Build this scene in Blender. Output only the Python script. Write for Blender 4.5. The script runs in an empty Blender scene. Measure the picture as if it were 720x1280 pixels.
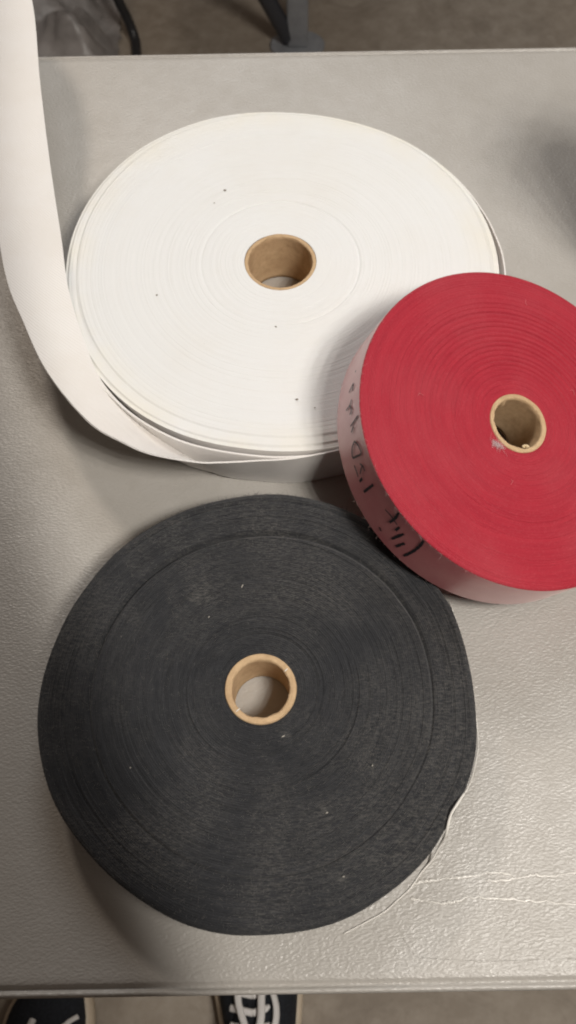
import bpy, bmesh, math, random
import numpy as np
from mathutils import Vector, Matrix

random.seed(7)
rng = np.random.default_rng(7)
SC = bpy.context.scene
COL = SC.collection
PI = math.pi

# ------------------------------------------------------------------ camera
cam_d = bpy.data.cameras.new('camera')
cam_d.sensor_fit = 'VERTICAL'
cam_d.sensor_height = 36.0
cam_d.sensor_width = 36.0
cam_d.lens = 32.01
cam_d.clip_start = 0.01
cam_d.clip_end = 100
cam_d.dof.use_dof = True
cam_d.dof.focus_distance = 0.60
cam_d.dof.aperture_fstop = 10.5
cam_o = bpy.data.objects.new('camera', cam_d)
COL.objects.link(cam_o)
TILT, ROLL, YAW = 0.4526, -0.0201, 0.0033
cam_o.matrix_world = Matrix.Translation((0, 0, 0.5689)) @ Matrix.Rotation(YAW, 4, 'Z') @ \
    Matrix.Rotation(TILT, 4, 'X') @ Matrix.Rotation(ROLL, 4, 'Z')
SC.camera = cam_o

# ------------------------------------------------------------------ world: dim indoor bounce light
world = bpy.data.worlds.new('World')
SC.world = world
world.use_nodes = True
bg = world.node_tree.nodes['Background']
bg.inputs[0].default_value = (1.0, 0.80, 0.66, 1)
bg.inputs[1].default_value = 0.09


# ------------------------------------------------------------------ lamps inferred from the shadows, and an added fill
def area_lamp(name, loc, target, size, power, color, shape='DISK', size_y=None):
    d = bpy.data.lights.new(name, 'AREA')
    d.shape = shape
    d.size = size
    if size_y:
        d.size_y = size_y
    d.energy = power
    d.color = color
    o = bpy.data.objects.new(name, d)
    COL.objects.link(o)
    o.location = loc
    o.rotation_euler = (Vector(target) - Vector(loc)).to_track_quat('-Z', 'Y').to_euler()
    return o


area_lamp('far_ceiling_lamp', (-0.52, 1.27, 1.0), (0.0, 0.3, 0), 0.16, 4.2, (1.0, 0.87, 0.74))
# a cluster of small spot lamps above and to the right; their cones are all cut along one added
# line, standing in for the shadow of the unseen person at the near edge
SPOT_C = Vector((0.62, -0.29, 1.38))
SPOT_N = [(0, 0)] + [(math.cos(k * PI / 2 + 0.4) * 0.095, math.sin(k * PI / 2 + 0.4) * 0.095) for k in range(4)] + \
    [(math.cos(k * PI / 4) * 0.19, math.sin(k * PI / 4) * 0.19) for k in range(8)]
CUT_A, CUT_B = Vector((-0.166, 0.215, 0.0)), Vector((-0.074, 0.0, 0.0))
HALF = math.radians(52)
for ox, oy in SPOT_N:
    sp = bpy.data.lights.new('side_spot_lamp', 'SPOT')
    sp.energy = 92 / len(SPOT_N)
    sp.color = (1.0, 0.955, 0.885)
    sp.shadow_soft_size = 0.027
    sp.spot_size = HALF * 2
    sp.spot_blend = 0.03
    so = bpy.data.objects.new('side_spot_lamp', sp)
    COL.objects.link(so)
    so.location = SPOT_C + Vector((ox, oy, 0))
    d1 = (CUT_A - so.location).normalized()
    d2 = (CUT_B - so.location).normalized()
    m_ = (d1 + d2).normalized()
    n_ = d1.cross(d2).normalized()
    if n_.x < 0:
        n_ = -n_
    ph = math.acos(math.cos(HALF) / m_.dot(d1))
    so.rotation_euler = (m_ * math.cos(ph) + n_ * math.sin(ph)).to_track_quat('-Z', 'Y').to_euler()
area_lamp('added_fill_lamp', (0.0, 1.55, 1.25), (0.0, 0.9, 0), 0.8, 8.0, (0.93, 0.97, 1.0))  # added fill without a seen source, lifts the far table and floor

SC.view_settings.view_transform = 'Standard'
SC.view_settings.look = 'None'
SC.view_settings.exposure = 0.0
SC.view_settings.gamma = 1.0
SC.render.engine = 'CYCLES'
SC.cycles.use_denoising = True
SC.cycles.filter_width = 2.0
SC.cycles.max_bounces = 6


# ------------------------------------------------------------------ helpers
def obj(name, verts, faces, mat=None, parent=None, smooth=True, weld=0.0):
    me = bpy.data.meshes.new(name)
    me.from_pydata([tuple(v) for v in verts], [], [tuple(int(i) for i in f) for f in faces])
    if weld:
        bm = bmesh.new()
        bm.from_mesh(me)
        bmesh.ops.remove_doubles(bm, verts=bm.verts, dist=weld)
        bmesh.ops.recalc_face_normals(bm, faces=bm.faces)
        bm.to_mesh(me)
        bm.free()
    me.update()
    if smooth:
        me.polygons.foreach_set('use_smooth', [True] * len(me.polygons))
    o = bpy.data.objects.new(name, me)
    COL.objects.link(o)
    if mat:
        me.materials.append(mat)
    if parent:
        o.parent = parent
    return o


def thing(name, label, cat, loc=(0, 0, 0), group=None):
    o = bpy.data.objects.new(name, None)
    o.empty_display_size = 0.05
    COL.objects.link(o)
    o.location = loc
    tag(o, label, cat, group)
    return o


def tag(o, label=None, cat=None, group=None, kind=None):
    if label:
        o['label'] = label
    if cat:
        o['category'] = cat
    if group:
        o['group'] = group
    if kind:
        o['kind'] = kind
    return o


class MB:
    """collects shapes into one mesh"""
    def __init__(self):
        self.v, self.f = [], []

    def grid(self, P, close_u=False, close_v=False):
        P = np.asarray(P, float)
        n, m = P.shape[:2]
        b = len(self.v)
        self.v.extend(P.reshape(-1, 3).tolist())
        for i in range(n if close_u else n - 1):
            for j in range(m if close_v else m - 1):
                i2, j2 = (i + 1) % n, (j + 1) % m
                self.f.append((b + i * m + j, b + i2 * m + j, b + i2 * m + j2, b + i * m + j2))
        return self

    def fan(self, ring, c=None, flip=False):
        b = len(self.v)
        ring = np.asarray(ring, float)
        c = ring.mean(0) if c is None else c
        self.v.extend(ring.tolist())
        self.v.append(list(c))
        n = len(ring)
        for i in range(n):
            t = (b + i, b + (i + 1) % n, b + n)
            self.f.append(t[::-1] if flip else t)
        return self

    def tube(self, pts, rad, sides=8, caps=True, squash=None):
        pts = np.asarray(pts, float)
        n = len(pts)
        rad = np.broadcast_to(np.asarray(rad, float), (n,))
        T = np.gradient(pts, axis=0)
        T /= np.linalg.norm(T, axis=1)[:, None] + 1e-12
        up = np.array([0, 0, 1.0])
        rings = []
        N = None
        for i in range(n):
            if N is None:
                N = np.cross(T[i], up)
                if np.linalg.norm(N) < 1e-3:
                    N = np.cross(T[i], [1, 0, 0])
            N = N - T[i] * (N @ T[i])
            N /= np.linalg.norm(N)
            Bn = np.cross(T[i], N)
            a = np.arange(sides) / sides * 2 * PI
            s = 1.0 if squash is None else squash
            rings.append(pts[i] + rad[i] * (np.cos(a)[:, None] * N + s * np.sin(a)[:, None] * Bn))
        self.grid(rings, close_v=True)
        if caps:
            self.fan(rings[0])
            self.fan(rings[-1], flip=True)
        return self

    def box(self, c, s, bev=0.0, M=None):
        bm = bmesh.new()
        bmesh.ops.create_cube(bm, size=1)
        for v in bm.verts:
            v.co = Vector((v.co.x * s[0], v.co.y * s[1], v.co.z * s[2]))
        if bev:
            bmesh.ops.bevel(bm, geom=list(bm.edges), offset=bev, segments=2, affect='EDGES', profile=0.5)
        b = len(self.v)
        bm.verts.index_update()
        for v in bm.verts:
            p = (M @ v.co) if M else v.co
            self.v.append([p.x + c[0], p.y + c[1], p.z + c[2]])
        for f in bm.faces:
            self.f.append(tuple(b + v.index for v in f.verts))
        bm.free()
        return self

    def build(self, name, mat=None, parent=None, smooth=True, weld=0.0):
        return obj(name, self.v, self.f, mat, parent, smooth, weld)


def smooth_path(pts, n):
    """Catmull-Rom through the points"""
    P = np.asarray(pts, float)
    P = np.vstack([2 * P[0] - P[1], P, 2 * P[-1] - P[-2]])
    m = len(P) - 3
    out = []
    for u in np.linspace(0, m - 1e-6, n):
        i = int(u)
        t = u - i
        a, b, c, d = P[i:i + 4]
        out.append(0.5 * (2 * b + (c - a) * t + (2 * a - 5 * b + 4 * c - d) * t * t + (3 * b - a - 3 * c + d) * t ** 3))
    return np.array(out)


def periodic(table):
    """closed smooth interpolation of (degrees, value) pairs"""
    d = np.array([t[0] for t in table])
    v = np.array([t[1] for t in table])
    g = np.arange(0, 360, 1.0)
    w = np.interp(g, np.r_[d[-1] - 360, d, d[0] + 360], np.r_[v[-1], v, v[0]])
    k = np.exp(-0.5 * (np.arange(-9, 10) / 3.0) ** 2)
    k /= k.sum()
    w = np.convolve(np.r_[w[-9:], w, w[:9]], k, 'valid')
    return lambda a: np.interp(np.degrees(a) % 360, np.r_[g, 360], np.r_[w, w[0]])


# ------------------------------------------------------------------ materials
def mat(name):
    m = bpy.data.materials.new(name)
    m.use_nodes = True
    nt = m.node_tree
    return m, nt, nt.nodes['Principled BSDF']


class NT:
    def __init__(self, nt):
        self.nt = nt

    def node(self, t, **kw):
        n = self.nt.nodes.new(t)
        for k, v in kw.items():
            setattr(n, k, v)
        return n

    def link(self, a, b):
        self.nt.links.new(a, b)

    def _in(self, sock, v):
        if hasattr(v, 'is_output'):
            self.link(v, sock)
        else:
            sock.default_value = v

    def math(self, op, a, b=0.0, clamp=False):
        n = self.node('ShaderNodeMath', operation=op, use_clamp=clamp)
        self._in(n.inputs[0], a)
        self._in(n.inputs[1], b)
        return n.outputs[0]

    def coord(self, scale=(1, 1, 1), rot=(0, 0, 0)):
        tc = self.node('ShaderNodeTexCoord')
        mp = self.node('ShaderNodeMapping')
        mp.inputs['Scale'].default_value = scale
        mp.inputs['Rotation'].default_value = rot
        self.link(tc.outputs['Object'], mp.inputs[0])
        return mp.outputs[0]

    def noise(self, vec, scale, detail=3, rough=0.55, dist=0.0):
        n = self.node('ShaderNodeTexNoise')
        n.inputs['Scale'].default_value = scale
        n.inputs['Detail'].default_value = detail
        n.inputs['Roughness'].default_value = rough
        n.inputs['Distortion'].default_value = dist
        self.link(vec, n.inputs['Vector'])
        return n.outputs['Fac']

    def voronoi(self, vec, scale, feature='F1', smooth=None):
        n = self.node('ShaderNodeTexVoronoi', feature=feature)
        n.inputs['Scale'].default_value = scale
        self.link(vec, n.inputs['Vector'])
        return n.outputs['Distance']

    def ramp(self, fac, stops):
        n = self.node('ShaderNodeValToRGB')
        el = n.color_ramp.elements
        while len(el) < len(stops):
            el.new(0.5)
        for e, (p, c) in zip(el, stops):
            e.position = p
            e.color = (c, c, c, 1) if not isinstance(c, (tuple, list)) else (*c, 1)
        self.link(fac, n.inputs[0])
        return n.outputs[0]

    def mix(self, fac, a, b):
        n = self.node('ShaderNodeMix', data_type='RGBA')
        self._in(n.inputs[0], fac)
        for s, v in ((n.inputs[6], a), (n.inputs[7], b)):
            if hasattr(v, 'is_output'):
                self.link(v, s)
            else:
                s.default_value = (*v, 1)
        return n.outputs[2]

    def bump(self, h, strength, dist, prev=None):
        n = self.node('ShaderNodeBump')
        n.inputs['Strength'].default_value = strength
        n.inputs['Distance'].default_value = dist
        self.link(h, n.inputs['Height'])
        if prev:
            self.link(prev, n.inputs['Normal'])
        return n.outputs[0]

    def polar(self, fr, fa):
        """object space -> (radius*fr, turn fraction wrapped as a circle*fa, z)"""
        tc = self.node('ShaderNodeTexCoord')
        sx = self.node('ShaderNodeSeparateXYZ')
        self.link(tc.outputs['Object'], sx.inputs[0])
        x2 = self.math('MULTIPLY', sx.outputs[0], sx.outputs[0])
        y2 = self.math('MULTIPLY', sx.outputs[1], sx.outputs[1])
        r = self.math('SQRT', self.math('ADD', x2, y2))
        cb = self.node('ShaderNodeCombineXYZ')
        self.link(self.math('MULTIPLY', r, fr), cb.inputs[0])
        self.link(self.math('MULTIPLY', self.math('DIVIDE', sx.outputs[0], r), fa), cb.inputs[1])
        self.link(self.math('MULTIPLY', self.math('DIVIDE', sx.outputs[1], r), fa), cb.inputs[2])
        return cb.outputs[0], r


def m_table():
    m, nt, p = mat('table_plastic')
    n = NT(nt)
    v = n.coord()
    d = n.coord((1.0, 1.9, 1.0), (0, 0, math.radians(-38)))
    big = n.noise(v, 9, 4, 0.6)
    mid = n.noise(v, 60, 4, 0.6)
    col = n.mix(n.ramp(big, [(0.3, 0.0), (0.7, 1.0)]), (0.392, 0.368, 0.336), (0.445, 0.422, 0.392))
    col = n.mix(n.math('MULTIPLY', n.ramp(mid, [(0.42, 0.0), (0.62, 1.0)]), 0.18), col, (0.34, 0.31, 0.275))
    speck = n.ramp(n.voronoi(v, 38), [(0.0, 1.0), (0.022, 0.0)])
    col = n.mix(n.math('MULTIPLY', speck, 0.6), col, (0.16, 0.14, 0.12))
    nt.links.new(col, p.inputs['Base Color'])
    g1 = n.noise(d, 400, 2, 0.5, 0.3)
    g2 = n.voronoi(d, 380, 'SMOOTH_F1')
    h = n.math('ADD', n.ramp(g1, [(0.35, 0.0), (0.75, 1.0)]), n.math('MULTIPLY', g2, 0.7))
    b = n.bump(h, 0.25, 0.0010)
    b = n.bump(n.noise(v, 28, 3, 0.5), 0.16, 0.004, b)
    nt.links.new(b, p.inputs['Normal'])
    nt.links.new(n.ramp(mid, [(0.3, 0.31), (0.7, 0.42)]), p.inputs['Roughness'])
    p.inputs['Specular IOR Level'].default_value = 0.5
    return m


def m_plain(name, c, rough=0.6, spec=0.5, metal=0.0, noise=None, bump=None, sheen=0.0):
    m, nt, p = mat(name)
    n = NT(nt)
    v = n.coord()
    if noise:
        sc, amp = noise
        f = n.noise(v, sc, 4, 0.6)
        lo = tuple(x * (1 - amp) for x in c)
        hi = tuple(min(1, x * (1 + amp)) for x in c)
        nt.links.new(n.mix(n.ramp(f, [(0.3, 0.0), (0.7, 1.0)]), lo, hi), p.inputs['Base Color'])
    else:
        p.inputs['Base Color'].default_value = (*c, 1)
    if bump:
        sc, st, di = bump
        nt.links.new(n.bump(n.noise(v, sc, 3, 0.6), st, di), p.inputs['Normal'])
    p.inputs['Roughness'].default_value = rough
    p.inputs['Specular IOR Level'].default_value = spec
    p.inputs['Metallic'].default_value = metal
    p.inputs['Sheen Weight'].default_value = sheen
    return m


def m_white_tape():
    m, nt, p = mat('white_webbing')
    n = NT(nt)
    v = n.coord()
    pol, r = n.polar(240, 2.2)
    rings = n.noise(pol, 1.0, 3, 0.6)
    stain = n.noise(v, 11, 4, 0.6)
    col = n.mix(n.math('MULTIPLY', n.ramp(stain, [(0.45, 0.0), (0.75, 1.0)]), 0.38), (0.775, 0.780, 0.780), (0.735, 0.71, 0.66))
    col = n.mix(n.math('MULTIPLY', n.ramp(rings, [(0.5, 0.0), (0.78, 1.0)]), 0.12), col, (0.73, 0.70, 0.645))
    # yellowed towards the rim, as handled edges are
    edge = n.node('ShaderNodeMapRange')
    edge.inputs[1].default_value = 0.135
    edge.inputs[2].default_value = 0.160
    nt.links.new(r, edge.inputs[0])
    e2 = n.math('MULTIPLY', n.math('MULTIPLY', edge.outputs[0], n.ramp(n.noise(v, 26, 3), [(0.35, 0.1), (0.7, 1.0)])), 0.6)
    col = n.mix(e2, col, (0.80, 0.75, 0.62))
    sp_ = n.ramp(n.voronoi(v, 52), [(0.0, 1.0), (0.035, 0.0)])
    sel = n.ramp(n.noise(v, 23, 2), [(0.52, 0.0), (0.60, 1.0)])
    col = n.mix(n.math('MULTIPLY', n.math('MULTIPLY', sp_, sel), 0.55), col, (0.30, 0.26, 0.22))
    nt.links.new(col, p.inputs['Base Color'])
    h = n.math('ADD', n.noise(v, 700, 3, 0.7), n.math('MULTIPLY', rings, 0.35))
    nt.links.new(n.bump(h, 0.32, 0.0006), p.inputs['Normal'])
    p.inputs['Roughness'].default_value = 0.85
    p.inputs['Specular IOR Level'].default_value = 0.25
    p.inputs['Sheen Weight'].default_value = 0.15
    return m


def m_white_strip():
    m, nt, p = mat('white_webbing_face')
    n = NT(nt)
    v = n.coord()
    nt.links.new(n.mix(n.ramp(n.noise(v, 22, 4, 0.6), [(0.35, 0.0), (0.7, 1.0)]), (0.80, 0.775, 0.755), (0.77, 0.735, 0.70)), p.inputs['Base Color'])
    w = n.node('ShaderNodeTexWave', wave_type='BANDS', bands_direction='DIAGONAL')
    w.inputs['Scale'].default_value = 260
    w.inputs['Distortion'].default_value = 1.0
    nt.links.new(v, w.inputs['Vector'])
    h = n.math('ADD', w.outputs['Fac'], n.noise(v, 1100, 2))
    nt.links.new(n.bump(h, 0.35, 0.0004), p.inputs['Normal'])
    p.inputs['Roughness'].default_value = 0.7
    p.inputs['Specular IOR Level'].default_value = 0.3
    p.inputs['Sheen Weight'].default_value = 0.1
    return m


def m_black_tape():
    m, nt, p = mat('black_webbing')
    n = NT(nt)
    v = n.coord()
    pol, r = n.polar(330, 4.0)
    pol2, _ = n.polar(900, 60.0)
    rings = n.noise(pol, 1.0, 4, 0.65)
    fib = n.noise(pol2, 1.0, 3, 0.7)
    dust = n.noise(v, 14, 4, 0.6, 0.6)
    dv = n.coord((1.0, 5.0, 1.0), (0, 0, math.radians(38)))
    fine = n.noise(dv, 230, 4, 0.7)
    fuzz = n.noise(v, 900, 3, 0.7)
    pol3, _ = n.polar(520, 9.0)
    brush = n.noise(pol3, 1.0, 4, 0.65, 0.5)
    base = n.mix(n.ramp(rings, [(0.3, 0.0), (0.75, 1.0)]), (0.0125, 0.0135, 0.0165), (0.027, 0.028, 0.032))
    base = n.mix(n.math('MULTIPLY', n.ramp(brush, [(0.45, 0.0), (0.8, 1.0)]), 0.35), base, (0.060, 0.060, 0.062))
    d0 = n.ramp(dust, [(0.40, 0.08), (0.64, 1.0)])
    d1 = n.math('MULTIPLY', d0, n.ramp(fine, [(0.44, 0.0), (0.76, 1.0)]))
    base = n.mix(n.math('MULTIPLY', d1, 0.8), base, (0.118, 0.112, 0.104))
    f1 = n.math('MULTIPLY', n.ramp(fuzz, [(0.52, 0.0), (0.75, 1.0)]), d0)
    base = n.mix(n.math('MULTIPLY', f1, 0.55), base, (0.15, 0.14, 0.13))
    # two rubbed dusty patches and a few small pale smears
    tcs = n.node('ShaderNodeTexCoord')
    for px, py, rad, am in ((-0.037, 0.0605, 0.0105, 0.55), (0.037, -0.0715, 0.005, 0.5), (0.044, -0.106, 0.005, 0.45), (0.064, -0.046, 0.004, 0.4), (0.014, -0.028, 0.004, 0.5), (0.085, 0.045, 0.008, 0.25)):
        vm = n.node('ShaderNodeVectorMath', operation='DISTANCE')
        vm.inputs[1].default_value = (px, py, 0.0346)
        nt.links.new(tcs.outputs['Object'], vm.inputs[0])
        mr = n.node('ShaderNodeMapRange')
        mr.inputs[1].default_value = rad
        mr.inputs[2].default_value = 0.0
        nt.links.new(vm.outputs['Value'], mr.inputs[0])
        fac = n.math('MULTIPLY', n.math('MULTIPLY', mr.outputs[0], n.math('MULTIPLY', n.ramp(fine, [(0.42, 0.0), (0.66, 1.0)]), n.ramp(n.noise(v, 150, 3, 0.6), [(0.38, 0.1), (0.62, 1.4)]))), am)
        base = n.mix(fac, base, (0.20, 0.19, 0.172))
    sp_ = n.ramp(n.voronoi(v, 85), [(0.0, 1.0), (0.05, 0.0)])
    sel = n.ramp(n.noise(v, 31, 2), [(0.55, 0.0), (0.63, 1.0)])
    base = n.mix(n.math('MULTIPLY', n.math('MULTIPLY', sp_, sel), 0.7), base, (0.30, 0.28, 0.25))
    nt.links.new(base, p.inputs['Base Color'])
    h = n.math('ADD', n.math('MULTIPLY', rings, 0.7), n.math('ADD', n.math('MULTIPLY', fuzz, 0.8), n.math('MULTIPLY', brush, 0.9)))
    nt.links.new(n.bump(h, 0.6, 0.0008), p.inputs['Normal'])
    p.inputs['Roughness'].default_value = 0.9
    p.inputs['Specular IOR Level'].default_value = 0.2
    p.inputs['Sheen Weight'].default_value = 0.12
    p.inputs['Sheen Roughness'].default_value = 0.6
    return m


def m_red_tape():
    m, nt, p = mat('red_webbing')
    n = NT(nt)
    v = n.coord()
    pol, r = n.polar(300, 1.6)
    rings = n.noise(pol, 1.0, 3, 0.6)
    cl = n.noise(v, 18, 4, 0.6)
    fine = n.noise(v, 700, 3, 0.7)
    col = n.mix(n.ramp(rings, [(0.3, 0.0), (0.75, 1.0)]), (0.335, 0.018, 0.034), (0.395, 0.025, 0.042))
    col = n.mix(n.math('MULTIPLY', n.ramp(cl, [(0.42, 0.0), (0.72, 1.0)]), 0.28), col, (0.41, 0.075, 0.09))
    col = n.mix(n.math('MULTIPLY', n.ramp(fine, [(0.5, 0.0), (0.8, 1.0)]), 0.35), col, (0.46, 0.09, 0.105))
    nt.links.new(col, p.inputs['Base Color'])
    h = n.math('ADD', n.math('MULTIPLY', rings, 0.8), fine)
    nt.links.new(n.bump(h, 0.4, 0.0006), p.inputs['Normal'])
    p.inputs['Roughness'].default_value = 0.85
    p.inputs['Specular IOR Level'].default_value = 0.2
    p.inputs['Sheen Weight'].default_value = 0.12
    p.inputs['Sheen Tint'].default_value = (1, 0.75, 0.75, 1)
    return m


def m_red_side():
    m, nt, p = mat('red_webbing_outer_face')
    n = NT(nt)
    v = n.coord()
    cl = n.noise(v, 30, 4, 0.6)
    col = n.mix(n.ramp(cl, [(0.35, 0.0), (0.7, 1.0)]), (0.42, 0.075, 0.092), (0.50, 0.155, 0.158))
    nt.links.new(col, p.inputs['Base Color'])
    nt.links.new(n.bump(n.noise(v, 800, 3), 0.2, 0.0005), p.inputs['Normal'])
    p.inputs['Roughness'].default_value = 0.36
    p.inputs['Specular IOR Level'].default_value = 0.7
    p.inputs['Coat Weight'].default_value = 0.7
    p.inputs['Coat Roughness'].default_value = 0.3
    p.inputs['Sheen Weight'].default_value = 0.15
    p.inputs['Sheen Roughness'].default_value = 0.4
    p.inputs['Sheen Tint'].default_value = (1.0, 0.86, 0.80, 1)
    return m


def m_card():
    m, nt, p = mat('kraft_cardboard')
    n = NT(nt)
    v = n.coord()
    f = n.noise(v, 160, 4, 0.7)
    big = n.noise(v, 40, 3, 0.6)
    col = n.mix(n.ramp(f, [(0.3, 0.0), (0.7, 1.0)]), (0.45, 0.305, 0.175), (0.62, 0.445, 0.27))
    col = n.mix(n.math('MULTIPLY', n.ramp(big, [(0.45, 0.0), (0.7, 1.0)]), 0.4), col, (0.36, 0.22, 0.115))
    nt.links.new(col, p.inputs['Base Color'])
    nt.links.new(n.bump(f, 0.35, 0.0006), p.inputs['Normal'])
    p.inputs['Roughness'].default_value = 0.85
    p.inputs['Specular IOR Level'].default_value = 0.25
    return m


def m_concrete():
    m, nt, p = mat('concrete')
    n = NT(nt)
    v = n.coord()
    big = n.noise(v, 3.5, 5, 0.6)
    mid = n.noise(v, 30, 5, 0.7)
    col = n.mix(n.ramp(big, [(0.3, 0.0), (0.7, 1.0)]), (0.255, 0.21, 0.165), (0.33, 0.28, 0.225))
    col = n.mix(n.math('MULTIPLY', n.ramp(mid, [(0.4, 0.0), (0.68, 1.0)]), 0.6), col, (0.41, 0.355, 0.295))
    st = n.ramp(n.noise(v, 11, 4, 0.7, 1.0), [(0.5, 0.0), (0.75, 1.0)])
    col = n.mix(n.math('MULTIPLY', st, 0.5), col, (0.15, 0.12, 0.09))
    nt.links.new(col, p.inputs['Base Color'])
    nt.links.new(n.bump(mid, 0.3, 0.003), p.inputs['Normal'])
    p.inputs['Roughness'].default_value = 0.65
    return m


M_TABLE, M_WHITE, M_STRIP, M_BLACK, M_RED, M_REDSIDE, M_CARD, M_FLOOR = (
    m_table(), m_white_tape(), m_white_strip(), m_black_tape(), m_red_tape(), m_red_side(), m_card(), m_concrete())
M_STEEL = m_plain('grey_painted_steel', (0.26, 0.27, 0.29), 0.45, noise=(40, 0.15))
M_DARKSTEEL = m_plain('dark_steel', (0.035, 0.037, 0.045), 0.5)
M_RUBBER = m_plain('black_rubber', (0.02, 0.02, 0.022), 0.4)
M_INK = m_plain('marker_ink', (0.012, 0.012, 0.016), 0.5)
M_INK_FADED = m_plain('faded_marker_ink', (0.062, 0.042, 0.047), 0.6)
M_THREAD = m_plain('white_thread', (0.78, 0.75, 0.70), 0.7)
M_SCRATCH = m_plain('scuffed_plastic', (0.68, 0.65, 0.605), 0.28)
M_FLUFF = m_plain('pale_fluff', (0.46, 0.43, 0.38), 0.9)
M_LINT = m_plain('grey_lint', (0.20, 0.185, 0.17), 0.9)
M_PINKLINT = m_plain('pale_lint', (0.62, 0.45, 0.43), 0.9)
M_CANVAS = m_plain('black_canvas', (0.016, 0.018, 0.023), 0.85, 0.3, noise=(300, 0.4), bump=(900, 0.3, 0.0006))
M_SOLE = m_plain('cream_rubber', (0.62, 0.52, 0.40), 0.55, noise=(60, 0.1))
M_LACE = m_plain('white_lace', (0.80, 0.77, 0.75), 0.8, bump=(900, 0.3, 0.0006))
M_SHEET = m_plain('grey_plastic_film', (0.26, 0.24, 0.23), 0.4, 0.6, noise=(14, 0.35))

# ------------------------------------------------------------------ floor
FZ = -0.74
g = np.linspace(-8, 8, 41)
fl = MB().grid([[(x, y, FZ) for x in g] for y in g + 1.0]).build('floor', M_FLOOR)
tag(fl, kind='structure')

# ------------------------------------------------------------------ folding table
table = thing('folding_table', 'grey beige plastic folding table with pebbled top under the three webbing rolls', 'table',
              (0, 0.365, FZ))
TX0, TX1, TY0, TY1 = -0.72, 0.98, -0.0128 , 0.7422


def rounded_rect(off, z, rad=0.035, seg=8):
    pts = []
    for cx, cy, a0 in ((TX1 - rad, TY1 - rad, 0), (TX0 + rad, TY1 - rad, 90), (TX0 + rad, TY0 + rad, 180), (TX1 - rad, TY0 + rad, 270)):
        for k in range(seg + 1):
            a = math.radians(a0 + 90 * k / seg)
            pts.append((cx + (rad + off) * math.cos(a), cy - 0.365 + (rad + off) * math.sin(a), z - FZ))
    return pts


mb = MB()
prof = [(-0.004, 0.0), (-0.0006, 0.0), (0.0006, -0.0005), (0.0016, -0.0021), (0.0030, -0.0026), (0.0038, -0.0016),
        (0.0047, -0.0007), (0.0058, -0.0009), (0.0067, -0.0022), (0.0070, -0.0045), (0.0070, -0.040),
        (0.006, -0.044), (-0.004, -0.045), (-0.010, -0.043), (-0.011, -0.022)]
rings = [rounded_rect(o, z) for o, z in prof]
mb.grid(rings, close_v=True)
mb.fan(rings[0], flip=True)
mb.fan(rings[-1])
mb.build('tabletop', M_TABLE, table, smooth=True, weld=1e-5)
# legs: two folding steel frames
for sx in (-0.55, 0.80):
    for sy in (0.07, 0.66):
        MB().tube([(sx, sy - 0.365, 0.0), (sx, sy - 0.365, 0.71)], 0.014, 12).build('leg', M_STEEL, table)
    MB().tube([(sx, 0.075 - 0.365, 0.30), (sx, 0.655 - 0.365, 0.30)], 0.009, 10).build('leg_crossbar', M_STEEL, table)
# scuffs: raised pale wrinkles in the plastic skin
SCR = [[(.0664, .0358), (.0767, .0374), (.0885, .039), (.1025, .0396), (.1128, .0412), (.1257, .0401)],
       [(.1105, .0365), (.1254, .0375), (.1373, .0395), (.1488, .0389), (.163, .0404), (.19, .0412), (.23, .040)],
       [(.0658, .0277), (.0735, .0268), (.0849, .0253), (.0928, .0265), (.1013, .0281), (.1195, .0269), (.1355, .0258), (.1604, .0238), (.20, .0225)],
       [(.0598, .0078), (.0627, .0037), (.0668, -.002)],
       [(.0667, -.0024), (.1024, -.0046), (.1471, -.0044), (.18, -.0042)]]
for i, s in enumerate(SCR):
    P = smooth_path([(x, y - 0.365, -FZ) for x, y in s], 26 * (len(s) - 1) // 2)
    n = len(P)
    jit = np.convolve(rng.normal(0, 1, n + 4), np.ones(2) / 2, 'same')[:n]
    P[:, 1] += jit * (0.0005 if i < 3 else 0.0001)
    P[:, 2] += 0.0000
    w = (0.00095 if i < 3 else 0.00030) * (0.35 + 0.9 * np.abs(np.sin(np.linspace(0, 9, n) + i)) * rng.uniform(0.15, 1.3, n))
    w[0] = w[-1] = 0.00005
    MB().tube(P, w, 6, squash=0.55).build('scratch', M_SCRATCH if i < 3 else M_TABLE, table)


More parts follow.
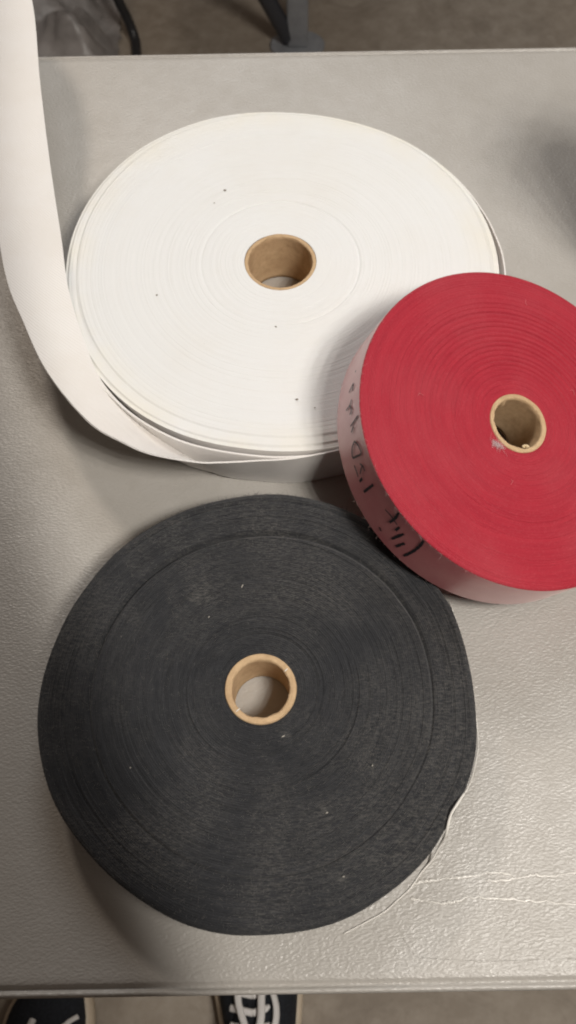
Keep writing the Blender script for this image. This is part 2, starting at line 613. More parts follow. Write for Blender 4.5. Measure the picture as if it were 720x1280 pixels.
# ------------------------------------------------------------------ wound rolls
def wound(parent, name, Ri, Ro, h, layers, seg, zfun, dR, groove, material, side_mat=None, taper=0.0, seed=1):
    rg = np.random.default_rng(seed)
    ctrl = rg.normal(0, 1, int((layers + 4) * 3))
    a = np.linspace(0, 2 * PI, seg + 1)
    prof = ((0.03, -1.0), (0.22, -0.12), (0.5, 0.0), (0.78, -0.12), (0.97, -1.0))
    rows = []
    pitch = (Ro - Ri) / layers
    for i in range(-1, layers + 1):
        for t, gz in prof:
            s = i + a / (2 * PI)
            r = np.clip(Ri + (s + t) * pitch, Ri, Ro)
            lay = np.interp((s + 1.5) * 2.3, np.arange(len(ctrl)), ctrl)
            z = h + zfun(r, a, lay) + gz * groove
            z = np.where(r >= Ro - 1e-7, h + zfun(r, a, lay) - groove * 1.2, z)
            rr = r + dR(a) * (r / Ro) ** 4
            rows.append(np.stack([rr * np.cos(a), rr * np.sin(a), z], 1))
    top = rows[-1].copy()
    side = []
    n_side = 7
    for k in range(1, n_side + 1):
        f = k / n_side
        P = top.copy()
        rad = np.hypot(P[:, 0], P[:, 1])
        tgt = rad - taper * f + 0.0003 * np.sin(3 * a + 2 * f)
        P[:, 0] *= tgt / rad
        P[:, 1] *= tgt / rad
        P[:, 2] = top[:, 2] * (1 - f) + 0.0006 * f
        P[-1] = P[0]
        side.append(P)
    bot = side[-1].copy()
    bot[:, :2] *= (Ri / np.hypot(bot[:, 0], bot[:, 1]))[:, None]
    mb = MB()
    mb.grid(rows)
    nf = len(mb.f)
    mb.grid([top] + side + [bot])
    me_o = obj(name, mb.v, mb.f, material, parent)
    if side_mat:
        me_o.data.materials.append(side_mat)
        idx = np.zeros(len(mb.f), dtype=np.int32)
        idx[nf:nf + seg * n_side] = 1
        me_o.data.polygons.foreach_set('material_index', idx)
    bm = bmesh.new()
    bm.from_mesh(me_o.data)
    bmesh.ops.remove_doubles(bm, verts=bm.verts, dist=2e-6)
    bmesh.ops.recalc_face_normals(bm, faces=bm.faces)
    for e in bm.edges:
        if len(e.link_faces) == 2 and e.calc_face_angle(0) > 1.1:
            e.smooth = False
    bm.to_mesh(me_o.data)
    bm.free()
    return me_o


def core(parent, ro, ri, h, seed, seam=False):
    """cardboard tube with a rough torn rim"""
    rg = np.random.default_rng(seed)
    seg = 120
    a = np.arange(seg) / seg * 2 * PI

    def nz(amp, sm):
        x = rg.normal(0, 1, seg)
        k = np.ones(sm) / sm
        x = np.convolve(np.r_[x[-sm:], x, x[:sm]], k, 'same')[sm:-sm]
        return x * amp
    prof = [(ro, 0.0005, 0, 0), (ro, h - 0.0012, 0, 0), (ro - 0.0003, h + 0.0004, 0.0001, 0.0001), (ro * 0.80 + ri * 0.20, h + 0.0009, 0.0001, 0.0003), (ro * 0.68 + ri * 0.32, h + 0.0003, 0.0001, 0.0002), (ro * 0.56 + ri * 0.44, h + 0.0009, 0.0001, 0.00035), (ro * 0.45 + ri * 0.55, h + 0.0004, 0.0001, 0.0002),
            (ro * 0.30 + ri * 0.70, h + 0.0008, 0.0001, 0.0004), (ri + 0.0002, h + 0.0001, 0.0006, 0.0005), (ri, h - 0.0015, 0.0002, 0.0002)]
    rings = []
    for r, z, ar, az in prof:
        rr = r + nz(ar, 5)
        rings.append(np.stack([rr * np.cos(a), rr * np.sin(a), z + nz(az, 5)], 1))
    for f in np.linspace(0.06, 1, 14):
        rr = np.full(seg, ri)
        if seam:
            d = (a - (-2.22 - f * 0.25) + PI) % (2 * PI) - PI
            rr = rr - 0.0019 * np.exp(-(d / 0.075) ** 2) + 0.0009 * np.exp(-((d - 0.19) / 0.08) ** 2)
        else:
            d = (a - (1.0 + f * 2.2) + PI) % (2 * PI) - PI
            rr = rr - 0.0003 * np.exp(-(d / 0.05) ** 2)
        rings.append(np.stack([rr * np.cos(a), rr * np.sin(a), np.full(seg, (h - 0.0015) * (1 - f) + 0.0005)], 1))
    mb = MB()
    mb.grid(rings + [rings[0]], close_v=True)
    return mb.build('cardboard_core', M_CARD, parent, weld=1e-6)


def hairs(n, place, length, rad, flat=0.5, seed=3):
    """thin curved fibres as three-sided tapered tubes"""
    rg = np.random.default_rng(seed)
    mb = MB()
    for _ in range(n):
        p, nrm = place(rg)
        L = length * rg.uniform(0.4, 1.5)
        d = rg.normal(0, 1, 3)
        d = d - nrm * (d @ nrm) * (1 - flat)
        d += nrm * abs(rg.normal(0, flat))
        d /= np.linalg.norm(d)
        q = rg.normal(0, 0.35, 3)
        pts = [p + d * L * t + q * L * t * t for t in (0, 0.5, 1.0)]
        mb.tube(pts, [rad, rad * 0.9, rad * 0.4], 3, caps=False)
    return mb


# ---- white roll
WC, WR, WH = (-0.0034, 0.4606, 0.0), 0.1604, 0.0452
white = thing('webbing_roll', 'large white roll of webbing lying flat with its loose end trailing off to the left', 'webbing roll', WC,
              'rolls of webbing on the table')
dW = periodic([(13.9, .0005), (29.8, .0005), (48.5, -.0003), (69.0, -.0028), (87.1, -.0026), (108.2, .0012), (118.0, .0019), (133.5, .0027),
               (153.5, .0009), (179.6, -.0017), (205, -.001), (233.2, .0005), (247.8, -.0001), (259.7, -.0014), (271.2, -.0003), (285, .001), (330, 0.001)])


def zW(r, a, lay):
    z = 0.00004 * lay
    z = z + 0.0004 * np.sin(a * 2 + r * 60)
    # a few outer turns have slipped down a little, and one inner turn stands apart
    z = z - 0.0011 * (1 / (1 + np.exp(-(r - (WR - 0.0075 + 0.003 * np.sin(a + 0.6))) / 0.0004)))
    z = z - 0.0013 * (1 / (1 + np.exp(-(r - (WR - 0.0030 + 0.001 * np.sin(a - 1.0))) / 0.0003)))
    z = z - 0.0007 * np.exp(-((r - 0.0585) / 0.0009) ** 2) * (0.4 + 0.6 * np.sin(a * 0.5 + 1.2) ** 2)
    return z


wound(white, 'wound_tape', 0.0266, WR, WH, 118, 256, zW, dW, 0.00005, M_WHITE, M_STRIP, taper=0.0045, seed=11)
core(white, 0.0268, 0.0236, WH - 0.0008, 5)

# loose outer turn and free end: lower edge / upper edge of the strip, in metres on the table
low = [(0.0085, 0.2998, .001), (-0.0248, 0.3018, .001), (-0.049, 0.3053, .004), (-0.0647, 0.3106, .012), (-0.0831, 0.3201, .024),
       (-0.1045, 0.3338, .034), (-0.1288, 0.3599, .041), (-0.1438, 0.3946, .047), (-0.156, 0.4326, .053), (-0.1626, 0.4711, .060),
       (-0.1787, 0.5493, 0.062), (-0.1915, 0.6256, 0.072), (-0.2008, 0.6968, 0.09)]
upp = [(0.0082, 0.2945, .0454), (-0.0229, 0.2927, 0.0449), (-0.0454, 0.2912, 0.0462), (-0.0603, 0.2897, 0.05), (-0.0884, 0.2931, 0.055), (-0.1075, 0.3005, 0.0585), (-0.1309, 0.3161, 0.0595), (-0.1608, 0.3541, 0.06), (-0.1814, 0.3954, 0.0605), (-0.2006, 0.4437, 0.0625)]
for lo_ in low[10:]:
    upp.append((lo_[0] - 0.0445, lo_[1] - 0.004, lo_[2] + 0.004))
# the end runs on to the left behind the table, sagging to the floor
ext = [(-0.225, 0.775, 0.102), (-0.29, 0.86, 0.098), (-0.38, 0.92, 0.07), (-0.48, 0.97, -0.10), (-0.55, 1.0, -0.35), (-0.60, 1.03, -0.60), (-0.66, 1.10, -0.732), (-0.80, 1.20, -0.737)]
extw = [(-0.268, 0.785, 0.106), (-0.324, 0.890, 0.102), (-0.398, 0.961, 0.074), (-0.49, 1.014, -0.097), (-0.556, 1.045, -0.348), (-0.605, 1.074, -0.597), (-0.673, 1.143, -0.732), (-0.812, 1.243, -0.737)]
ring_lo, ring_up = [], []
for deg in (60, 48, 36, 26, 16, 8, 0, -10, -20, -30, -40, -50, -60, -70):
    a = math.radians(deg)
    off = float(np.interp(deg, [-70, -50, -25, -10, 0, 10, 25, 40, 60], [0.0035, 0.0022, 0.0030, 0.0044, 0.0038, 0.0018, 0.0005, -0.0004, -0.003]))
    ring_up.append((WC[0] + (WR + off + 0.0006) * math.cos(a), WC[1] + (WR + off + 0.0006) * math.sin(a), float(np.interp(deg, [6, 60], [0.0440, 0.0395]))))
    ring_lo.append((WC[0] + (WR + off - 0.003) * math.cos(a), WC[1] + (WR + off - 0.003) * math.sin(a), 0.0008))
lo_p = smooth_path(ring_lo + low + ext, 240)
up_p = smooth_path(ring_up + upp + extw, 240)
acr = np.linspace(0, 1, 7)
F = lo_p[:, None, :] * (1 - acr)[None, :, None] + up_p[:, None, :] * acr[None, :, None]
T = np.gradient(F[:, 3], axis=0)
W_ = up_p - lo_p
Nn = np.cross(T, W_)
Nn /= np.linalg.norm(Nn, axis=1)[:, None]
F = F - np.array(WC)
th = 0.0011
closed = np.concatenate([F + Nn[:, None] * th / 2, (F - Nn[:, None] * th / 2)[:, ::-1]], axis=1)
mb = MB().grid(closed, close_v=True)
mb.fan(closed[0]).fan(closed[-1], flip=True)
tail = mb.build('loose_end', M_STRIP, white, weld=1e-6)
bm = bmesh.new()
bm.from_mesh(tail.data)
for e in bm.edges:
    if len(e.link_faces) == 2 and e.calc_face_angle(0) > 0.6:
        e.smooth = False
bm.to_mesh(tail.data)
bm.free()
tail['label'] = 'unwound white tape end curving up along the left edge'

# a second turn has sprung away from the body along the front left
LT = []
for deg in np.linspace(192, 312, 80):
    a = math.radians(deg)
    o_ = float(np.interp(deg, [192, 215, 245, 268, 290, 312], [-0.0006, 0.0022, 0.0048, 0.0042, 0.0026, -0.0004]))
    r0 = WR + float(dW(np.array([a]))[0]) + o_
    q_ = []
    for dr, z in ((-0.0045, 0.002), (-0.0005, 0.0428), (0.0000, 0.0434), (0.0009, 0.0434), (0.0012, 0.0428), (-0.0034, 0.002)):
        q_.append(((r0 + dr) * math.cos(a), (r0 + dr) * math.sin(a), z))
    LT.append(q_)
lt = MB().grid(LT, close_v=True).build('loose_turn', M_STRIP, white, smooth=False)
# specks of grit on the white roll
sp_mb = MB()
for px, py, s in ((-0.042, 0.071, 0.0009), (-0.05, 0.058, 0.0005), (0.01, -0.121, 0.0006), (0.022, -0.128, 0.0005), (-0.09, -0.03, 0.0006), (-0.004, -0.06, 0.0005)):
    bm = bmesh.new()
    bmesh.ops.create_icosphere(bm, subdivisions=1, radius=s)
    b = len(sp_mb.v)
    bm.verts.index_update()
    for v in bm.verts:
        f = 1 + 0.4 * rng.normal()
        sp_mb.v.append([px + v.co.x * f * 1.3, py + v.co.y * f, WH + 0.0006 + v.co.z * 0.4])
    for f in bm.faces:
        sp_mb.f.append(tuple(b + v.index for v in f.verts))
    bm.free()
tag(sp_mb.build('grit', m_plain('brown_grit', (0.24, 0.20, 0.16), 0.9), white), kind='stuff')

# ---- black roll
BC, BR, BH = (-0.0188, 0.1429, 0.0), 0.1319, 0.0346
black = thing('webbing_roll', 'large dusty black roll of webbing with a ring groove, nearest to the table edge', 'webbing roll', BC, 'rolls of webbing on the table')
dB = periodic([(6.1, -.0051), (15.8, -.0044), (23.7, -.0026), (29.9, -.0039), (50, -.001), (84.4, .001), (98.2, -.0006), (112.4, -.0006), (123.8, -.0009),
               (133.6, -.0006), (147.7, -.0019), (156.3, -.0013), (164.9, -.0013), (185.0, .0016), (208.2, .002), (213.2, .0012), (222, .0002), (230.7, .0002),
               (240.7, .0005), (250.8, .002), (261.5, .0022), (271.2, .0011), (283, .0018), (289.3, .0022), (300, .001), (307.9, .0009), (315.6, .0006),
               (324.2, -.0013), (329.1, -.0012), (336.8, -.0007), (343.6, -.0012), (348.6, -.0028), (357.1, -.0046)])


def zB(r, a, lay):
    z = 0.00030 * lay * (0.45 + 0.5 * np.sin(a * 1.0 + r * 90) ** 2)
    rg_ = 0.1030 + 0.0012 * np.sin(a + 2.0) + 0.0006 * np.sin(3 * a)
    z = z - (0.0026 + 0.0012 * np.cos(a - 1.7)) * np.exp(-((r - rg_) / (0.00105 + 0.00065 * np.cos(a - 1.7))) ** 2)
    z = z - 0.0008 / (1 + np.exp(-(r - rg_) / 0.0006))
    z = z + 0.0008 * np.sin(2 * a + 0.5) * (r / BR) ** 2
    for rc, am, ph in ((0.0335, 0.0005, 0.5), (0.0452, 0.0006, 2.0), (0.056, 0.0005, 4.0), (0.071, 0.0006, 1.0), (0.084, 0.0005, 3.0), (0.094, 0.0006, 5.2), (0.117, 0.0007, 0.2), (0.125, 0.0008, 1.6)):
        z = z - am * np.exp(-((r - rc - 0.0008 * np.sin(a + ph)) / 0.0007) ** 2) * (0.55 + 0.45 * np.cos(a - ph))
    z = z - 0.0030 * np.clip((r - (BR - 0.004)) / 0.004, 0, 1) ** 2
    return z


wound(black, 'wound_tape', 0.0212, BR, BH, 88, 256, zB, dB, 0.00024, M_BLACK, None, taper=0.002, seed=23)
core(black, 0.0216, 0.0172, BH + 0.0003, 8)


def on_black(rg):
    r = math.sqrt(rg.uniform(0.024 ** 2, 0.131 ** 2))
    a = rg.uniform(0, 2 * PI) if rg.random() < 0.45 else rg.normal(math.radians(250), 0.9)
    return np.array([r * math.cos(a), r * math.sin(a), BH - 0.0003]), np.array([0, 0, 1.0])


tag(hairs(3600, on_black, 0.0021, 0.000055, 0.25, 4).build('lint', M_LINT, black), kind='stuff')


def on_black_rim(rg):
    a = rg.uniform(0, 2 * PI)
    n_ = np.array([math.cos(a), math.sin(a), 0.0])
    return n_ * (BR + float(dB(np.array([a]))[0]) - 0.0012) + np.array([0, 0, BH - 0.0022]), (n_ + np.array([0, 0, .5])) / 1.12


tag(hairs(1500, on_black_rim, 0.0022, 0.00006, 0.5, 41).build('frayed_rim', m_plain('black_fray', (0.05, 0.05, 0.052), 0.9), black), kind='stuff')
fl_ = MB()
for px, py, L, ang in ((-0.0115, 0.0655, .0026, 1.1), (-0.032, 0.0455, .0013, 0.9), (0.013, -0.0285, .0022, 0.4), (0.037, -0.0715, .0016, 0.3), (0.064, -0.046, .0012, 1.2),
                       (-0.075, -0.045, .0010, .4), (0.045, -0.105, .0012, 0.2)):
    d = np.array([math.cos(ang), math.sin(ang), 0])
    P = [np.array([px, py, BH + 0.0004]) + d * L * (t - .5) + np.array([0, 0, .0004 * math.sin(3 * t)]) for t in np.linspace(0, 1, 5)]
    fl_.tube(P, [0.00012, 0.0003, 0.00042, 0.0003, 0.00012], 5, squash=0.6)
tag(fl_.build('fluff', M_FLUFF, black), kind='stuff')
# two bits of paper fibre stuck to the tube rim
for ang in (0.62, 3.9):
    c_, s_ = math.cos(ang), math.sin(ang)
    MB().tube([(0.0170 * c_, 0.0170 * s_, BH), (0.0188 * c_, 0.0188 * s_, BH + .0014), (0.0200 * c_, 0.0200 * s_, BH + .0012)], [.0003, .0004, .0002], 5).build('paper_scrap', M_THREAD, black)

# ---- white thread pulled off the black roll's edge
TH = [(.1050, .2086, .0006), (.1098, .1875, .0006), (.1132, .1634, .0006), (.1142, .1401, .0008), (.1135, .1193, .004), (.1101, .1057, .012), (.1021, .0882, .024),
      (.0925, .0759, .0350), (.0874, .0687, .0352), (.0848, .0600, .030), (.0841, .0562, .012), (.0796, .0484, .003), (.0734, .0422, .0006), (.0662, .0337, .0006),
      (.0584, .0274, .0006), (.0502, .0212, .0006), (.0385, .0156, .0006), (.0269, .0104, .0006)]
TP = smooth_path(TH, 150)
tw = np.interp(np.linspace(0, 1, 150), [0, .25, .36, .42, .55, .62, .8, 1], [.0003, .0005, .0006, .0007, .0008, .0006, .0005, .0004])
th_o = MB().tube(TP, tw, 6).build('loose_thread', M_THREAD)
tag(th_o, 'thin loose white thread curling along the right edge of the black roll', 'thread')

# ---- red roll, leaning on the white one
RCt = Vector((0.1456, 0.2998, 0.0747))
RN = Vector((0.3116, -0.1367, 0.9403)).normalized()
RU = Vector((-0.4016, -0.9158, 0)).normalized()
RV = RN.cross(RU)
RV = Vector((0.8612, -0.3777, -0.3403)) if RV.dot(Vector((0.8612, -0.3777, -0.3403))) > 0 else RV
RR, RT = 0.1077, 0.0404
RV = (RV - RN * RV.dot(RN)).normalized()
if RU.cross(RV).dot(RN) < 0:
    # keep a right-handed frame: mirror the angle convention instead
    SGN = -1.0
else:
    SGN = 1.0
Rm = Matrix((RU, RV * SGN, RN)).transposed()
red = thing('webbing_roll', 'red roll of webbing with pink handwritten side, tilted against the white and black rolls', 'webbing roll',
            RCt - RN * RT, 'rolls of webbing on the table')
red.rotation_euler = Rm.to_euler()


def zR(r, a, lay):
    z = 0.00005 * lay
    ang = a * SGN
    # turns stand proud of each other in bands on the side away from the viewer
    amp = 0.25 + 0.75 * np.clip(np.cos(ang - 3.75), 0, 1)
    z = z + 0.00036 * amp * np.sin(r * 2 * PI / 0.0034 + 0.8 * np.sin(ang)) * np.clip((r - 0.022) / 0.02, 0.3, 1) * np.clip((0.098 - r) / 0.03, 0.12, 1)
    z = z + 0.0006 * np.sin(2 * ang + 1) * (r / RR) ** 2
    z = z + 0.00011 * np.sin(r * 2 * PI / 0.0017)
    z = z - 0.0010 * np.clip((r - (RR - 0.0016)) / 0.0016, 0, 1) ** 2
    return z


wound(red, 'wound_tape', 0.0200, RR, RT, 58, 256, zR, lambda a: 0.0004 * np.sin(2 * a), 0.00005, M_RED, M_REDSIDE, taper=0.0, seed=31)
core(red, 0.0202, 0.0168, RT, 14, seam=True)
INK = {'five_a': [(-48.71, -0.0231), (-46.78, -0.0229), (-44.72, -0.0232)],
       'five_b': [(-47.77, -0.0154), (-46.35, -0.0129), (-44.67, -0.0126)],
       'five_c': [(-46.68, -0.0134), (-45.99, -0.0163), (-44.96, -0.0195)],
       'five_dot': [(-43.37, -0.0192), (-43.1, -0.024)],
       'zero': [(-55.3, -0.0144), (-54.04, -0.0195), (-51.29, -0.022), (-50.57, -0.0166), (-50.16, -0.0106), (-51.31, -0.0095), (-53.62, -0.0113), (-55.3, -0.0144)],
       'one': [(-39.37, -0.0101), (-39.45, -0.0245)],
       'cross_a': [(-27.48, -0.0016), (-26.66, -0.009), (-26.57, -0.0173)],
       'cross_b': [(-30.76, -0.0125), (-27.4, -0.0111), (-24.56, -0.012)],
       'dot_a': [(-23.6, -0.0114), (-23.37, -0.0177)],
       'bar_a': [(-21.03, -0.0129), (-21.77, -0.0281)],
       'bar_b': [(-18.32, -0.02), (-18.93, -0.0308)],
       'bracket': [(-15.86, -0.0008), (-14.98, -0.0095), (-14.54, -0.0201), (-14.86, -0.0324)],
       'dot_b': [(-27.21, -0.0309), (-25.81, -0.0322)],
       's_a': [(-75.69, -0.0127), (-74.68, -0.0156), (-73.59, -0.0189)],
       's_b': [(-75.31, -0.0127), (-72.71, -0.0127)],
       'd': [(-80.35, -0.0122), (-79.81, -0.0131)],
       'y_a': [(-69.71, -0.0134), (-68.33, -0.0162), (-67.84, -0.0224)],
       'y_b': [(-68.33, -0.0162), (-66.03, -0.0134), (-64.99, -0.0164)],
       'slash_a': [(-61.98, -0.004), (-60.89, -0.0167)],
       'slash_b': [(-59.94, -0.0123), (-58.87, -0.0165)]}
for key, pl in INK.items():
    pl = np.array(pl)
    pl[:, 1] = np.clip(pl[:, 1], -0.0385, -0.0015)
    q = smooth_path(np.c_[np.radians(pl[:, 0]) * RR, pl[:, 1], 0 * pl[:, 0]], 6 * len(pl))
    heavy = key in ('bracket', 'bar_a', 'bar_b', 'one', 'dot_a', 'cross_a', 'five_dot')
    faded = key in ('s_a', 's_b', 'd', 'y_a', 'y_b', 'slash_a', 'slash_b', 'zero', 'five_a', 'five_b', 'five_c', 'cross_b')
    hw = 0.00095 if heavy else 0.00068
    d = np.gradient(q[:, :2], axis=0)
    d /= np.linalg.norm(d, axis=1)[:, None] + 1e-9
    nn = np.c_[-d[:, 1], d[:, 0]] * hw * rng.uniform(0.75, 1.15, len(q))[:, None]
    rows = []
    for k in (-1, -0.4, 0.4, 1):
        s_ = q[:, 0] + nn[:, 0] * k
        zz = q[:, 1] + nn[:, 1] * k + RT
        a_ = s_ / RR * SGN
        rr = RR + 0.00016 + (0.0003 * np.sin(3 * a_ + 1) * 0.0) + 0.0004 * np.sin(2 * a_) + 0.0003
        rows.append(np.stack([rr * np.cos(a_), rr * np.sin(a_), zz], 1))
    rows = np.array(rows)
    ink = MB().grid(rows.transpose(1, 0, 2)).build('handwriting', M_INK_FADED if faded else M_INK, red)
# fuzz along the rim and a tuft by the tube
def on_rim(rg):
    a = rg.uniform(0, 2 * PI)
    lo = rg.random() < 0.35
    n_ = np.array([math.cos(a), math.sin(a), 0.0])
    return n_ * (RR - 0.0002) + np.array([0, 0, 0.0005 if lo else RT - 0.0010]), (n_ + np.array([0, 0, -.4 if lo else .7])) / 1.2


tag(hairs(900, on_rim, 0.0016, 0.00005, 0.5, 21).build('lint', M_PINKLINT, red), kind='stuff')
tu = hairs(130, lambda rg: (np.array([0.0206 + abs(rg.normal(0, .0016)), SGN * (-0.0080) + rg.normal(0, .0022), RT + .0003]), np.array([0, 0, 1.0])), 0.0032, 0.00007, 0.2, 22)
tag(tu.build('lint_tuft', m_plain('white_lint', (0.75, 0.62, 0.62), 0.9), red), kind='stuff')
P = [(0.0095 + 0.001 * math.cos(t * 2.5), SGN * 0.0115 + 0.0018 * math.sin(t * 2.1), RT - 0.0030 - 0.0006 * t) for t in np.linspace(0, 3, 9)]
MB().tube(P, 0.0007, 6).build('paper_scrap', m_plain('torn_paper', (0.66, 0.52, 0.33), 0.9), red)
hr = MB()
for a0, r0, L in ((0.9, 0.09, 0.012), (2.6, 0.05, 0.004), (3.4, 0.088, 0.005), (5.0, 0.07, 0.004), (1.6, 0.06, 0.004), (0.2, 0.04, 0.003)):
    p0 = np.array([r0 * math.cos(a0), r0 * math.sin(a0), RT + 0.0006])
    d = np.array([math.cos(a0 * 3), math.sin(a0 * 3), 0])
    hr.tube([p0 + d * L * t + np.array([0, 0, .0006 * math.sin(4 * t)]) + np.array([-d[1], d[0], 0]) * L * .2 * math.sin(5 * t) for t in np.linspace(0, 1, 8)], 0.00012, 4)
tag(hr.build('loose_fibre', m_plain('pink_fibre', (0.62, 0.22, 0.23), 0.8), red), kind='stuff')


# ------------------------------------------------------------------ shoes under the near edge
def shoe(loc, rz, label, mirror=1):
    t = thing('shoe', label, 'shoe', loc, 'pair of sneakers under the near table edge')
    t.rotation_euler = (0, 0, rz)
    # outline half widths along the length, heel (y=-0.17) to toe (y=0.115)
    ys = np.array([-0.172, -0.165, -0.145, -0.11, -0.06, -0.01, 0.03, 0.065, 0.09, 0.105, 0.113])
    hw = np.array([0.004, 0.018, 0.031, 0.036, 0.037, 0.043, 0.049, 0.0475, 0.038, 0.024, 0.004])
    tt = np.linspace(0, 1, 40)
    yy = ys[0] + (ys[-1] - ys[0]) * 0.5 * (1 - np.cos(PI * tt))
    ww = np.interp(yy, ys, hw)
    xc = 0.006 * np.sin((yy + 0.17) / 0.285 * PI) * mirror
    # sole
    rows = []
    for z, e in ((0.0, 0.003), (0.003, 0.007), (0.014, 0.0078), (0.026, 0.0065), (0.031, 0.003), (0.032, -0.001)):
        L = np.stack([xc - ww - e, yy, np.full(40, z)], 1)
        R_ = np.stack([xc + ww + e, yy, np.full(40, z)], 1)[::-1]
        rows.append(np.vstack([L, R_]))
    mb = MB().grid(rows, close_v=True)
    mb.fan(rows[0], flip=True).fan(rows[-1])
    mb.build('sole', M_SOLE, t, weld=1e-5)
    # upper
    top = np.interp(yy, [-0.172, -0.15, -0.08, -0.04, 0.0, 0.05, 0.09, 0.113], [0.085, 0.088, 0.078, 0.092, 0.083, 0.064, 0.052, 0.034])
    A = np.linspace(0, PI, 25)
    vamp, lq, rq = [], [], []
    for y, w, h, x in zip(yy, ww, top, xc):
        sec = np.stack([x - (w - 0.0025) * np.sign(np.cos(A)) * np.abs(np.cos(A)) ** 0.75, np.full(25, y), 0.027 + (h - 0.027) * np.abs(np.sin(A)) ** 0.8], 1)
        if y > -0.045:
            vamp.append(sec)
        if y <= -0.035:
            lq.append(sec[:10])
            rq.append(sec[-10:])
    m2 = MB().grid(vamp).grid(lq).grid(rq)
    up = m2.build('upper', M_CANVAS, t)
    s = up.modifiers.new('thick', 'SOLIDIFY')
    s.thickness = 0.003
    # tongue and dark lining
    tg = []
    for k in np.linspace(0, 1, 8):
        y = 0.02 - 0.10 * k
        z = float(np.interp(y, yy, top)) + 0.003 + 0.03 * k * k
        tg.append([(x * (0.022 + .006 * k), y, z - 0.006 * x * x) for x in np.linspace(-1, 1, 7)])
    o = MB().grid(tg).build('tongue', M_CANVAS, t)
    s = o.modifiers.new('thick', 'SOLIDIFY')
    s.thickness = 0.004
    o = MB().grid([[(x * 0.03, y, 0.035) for x in (-1, 1)] for y in (-0.155, -0.04)]).build('insole', M_CANVAS, t)
    # laces: crossings, two long straps, a bow loop and loose ends
    def zt(y, x=0.0):
        return float(np.interp(y, yy, top)) + 0.004 - 9.0 * x * x

    def lace(name, pts, r=0.0042, n=26):
        P = smooth_path([(x, y, zt(y, x) + dz) for x, y, dz in pts], n)
        MB().tube(P, r, 8, squash=0.5).build(name, M_LACE, t)
    for y in (0.046, 0.028, 0.010, -0.008, -0.026):
        lace('lace', [(-0.027, y + 0.003, -0.004), (-0.014, y, 0.001), (0.0, y - 0.003, 0.002)])
        lace('lace', [(0.027, y + 0.003, -0.004), (0.014, y, 0.001), (0.0, y - 0.003, 0.002)])
    lace('bow_lace', [(-0.013, 0.062, 0.001), (-0.0165, 0.042, 0.005), (-0.0175, 0.020, 0.006), (-0.010, -0.004, 0.007), (0.0, -0.026, 0.009)])
    lace('bow_lace', [(0.0, -0.028, 0.010), (0.009, 0.0, 0.010), (0.0105, 0.026, 0.009), (0.014, 0.040, 0.008), (0.021, 0.034, 0.008), (0.0275, 0.012, 0.009), (0.024, -0.010, 0.010), (0.010, -0.026, 0.011), (0.0, -0.028, 0.011)], 0.0046, 44)
    lace('bow_lace', [(0.0, -0.028, 0.010), (-0.018, -0.030, 0.011), (-0.036, -0.036, 0.010), (-0.040, -0.048, 0.012), (-0.026, -0.046, 0.012), (0.0, -0.029, 0.011)], 0.0044, 40)
    lace('bow_lace', [(0.0, -0.028, 0.010), (0.020, -0.036, 0.010), (0.036, -0.030, 0.012)], 0.0038)
    if mirror < 0:
        lace('bow_lace', [(0.006, 0.030, 0.006), (0.018, 0.050, 0.006), (0.030, 0.064, 0.006), (0.038, 0.070, 0.006)], 0.0030)
    return t


shoe((-0.0525, -0.068, FZ + 0.001), math.radians(2), 'black sneaker with white laces under the near table edge, right of the pair', 1)
shoe((-0.312, -0.128, FZ + 0.001), math.radians(-7), 'black sneaker mostly cut off at lower left corner under the table edge', -1)

# ------------------------------------------------------------------ things on the floor beyond the table
st = thing('equipment_stand', 'grey steel post with flat foot plate standing on the floor behind the table', 'stand', (0.034, 1.735, FZ))
a = np.arange(32) / 32 * 2 * PI
rows = [np.stack([0.058 * k * np.cos(a), 0.045 * k * np.sin(a), np.full(32, z)], 1) for k, z in ((1, 0.001), (1, 0.007), (0.96, 0.009))]
MB().grid(rows, close_v=True).fan(rows[-1], flip=True).build('foot_plate', M_STEEL, st)
MB().box((0.0, 0.0, 0.33), (0.044, 0.030, 0.64), 0.004).build('post', M_STEEL, st)
MB().tube([(-0.018, 0.002, 0.02), (-0.075, -0.03, 0.16), (-0.20, -0.09, 0.42), (-0.30, -0.14, 0.62)], 0.017, 10).build('brace', M_DARKSTEEL, st)
MB().box((-0.12, -0.05, 0.66), (0.50, 0.32, 0.022), 0.004).build('top_plate', M_STEEL, st)

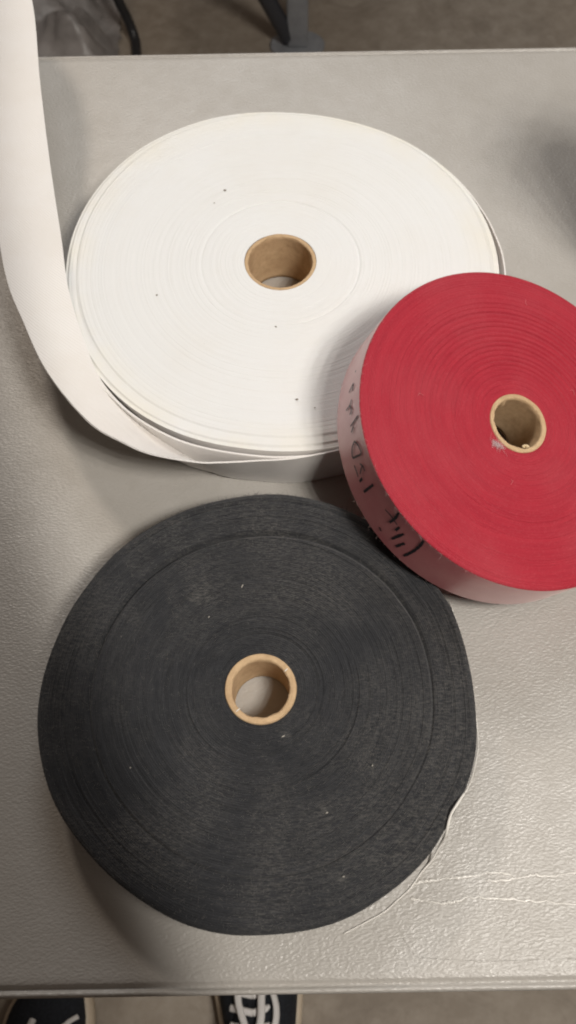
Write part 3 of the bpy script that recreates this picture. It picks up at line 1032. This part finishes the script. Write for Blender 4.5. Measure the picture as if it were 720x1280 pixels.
ho = MB().tube(smooth_path([(-0.40, 1.95, -0.45), (-0.352, 1.80, -0.55), (-0.336, 1.765, -0.63), (-0.322, 1.765, -0.685), (-0.312, 1.755, -0.718), (-0.306, 1.72, -0.7295),
                            (-0.30, 1.60, -0.7295), (-0.33, 1.40, -0.7295), (-0.5, 1.25, -0.7295)], 70), 0.0100, 12).build('hose', M_RUBBER)
tag(ho, 'black hose looping down to the floor behind the far table edge', 'hose')

# crumpled film
nx, ny = 64, 52
X, Y = np.meshgrid(np.linspace(-0.30, 0.155, nx), np.linspace(-0.15, 0.35, ny))
Z = np.zeros_like(X)
rg = np.random.default_rng(2)
for k in range(26):
    th_ = rg.uniform(0, PI)
    fq = rg.uniform(8, 45)
    Z += np.abs(np.sin((X * math.cos(th_) + Y * math.sin(th_)) * fq + rg.uniform(0, 6))) / fq * 0.32
edge = np.clip(np.minimum.reduce([X + 0.30, 0.155 - X, Y + 0.15, 0.35 - Y]) / 0.06, 0, 1)
Z = 0.004 + (Z - Z.min()) * (0.2 + 0.8 * edge)
Xj = X + rg.normal(0, .003, X.shape)
film = MB().grid(np.stack([Xj, Y + 0.015 * np.sin(X * 20), Z], 2)).build('plastic_sheet', M_SHEET)
film.location = (-0.50, 1.73, FZ)
tag(film, 'crumpled grey plastic sheet on the floor beside the black hose', 'plastic sheet')

# made-up can out of view, added to cast the soft shadow at upper right
cn = thing('added_shadow_can', 'made-up dark can beyond the right picture edge, added to cast a soft shadow', 'added shadow caster', (0.297, 0.472, 0.0))
a = np.arange(40) / 40 * 2 * PI


def lathe(prof, m, name):
    rows = [np.stack([r * np.cos(a), r * np.sin(a), np.full(40, z)], 1) for r, z in prof]
    return MB().grid(rows, close_v=True).fan(rows[0]).fan(rows[-1], flip=True).build(name, m, cn)


lathe([(0.038, 0.0005), (0.0425, 0.002), (0.0425, 0.008), (0.041, 0.010), (0.041, 0.205), (0.0425, 0.207), (0.0425, 0.211)], M_DARKSTEEL, 'body')
lathe([(0.041, 0.211), (0.038, 0.220), (0.028, 0.228), (0.0155, 0.231), (0.0155, 0.236)], M_STEEL, 'shoulder')
lathe([(0.011, 0.236), (0.011, 0.254), (0.009, 0.257)], M_RUBBER, 'nozzle')
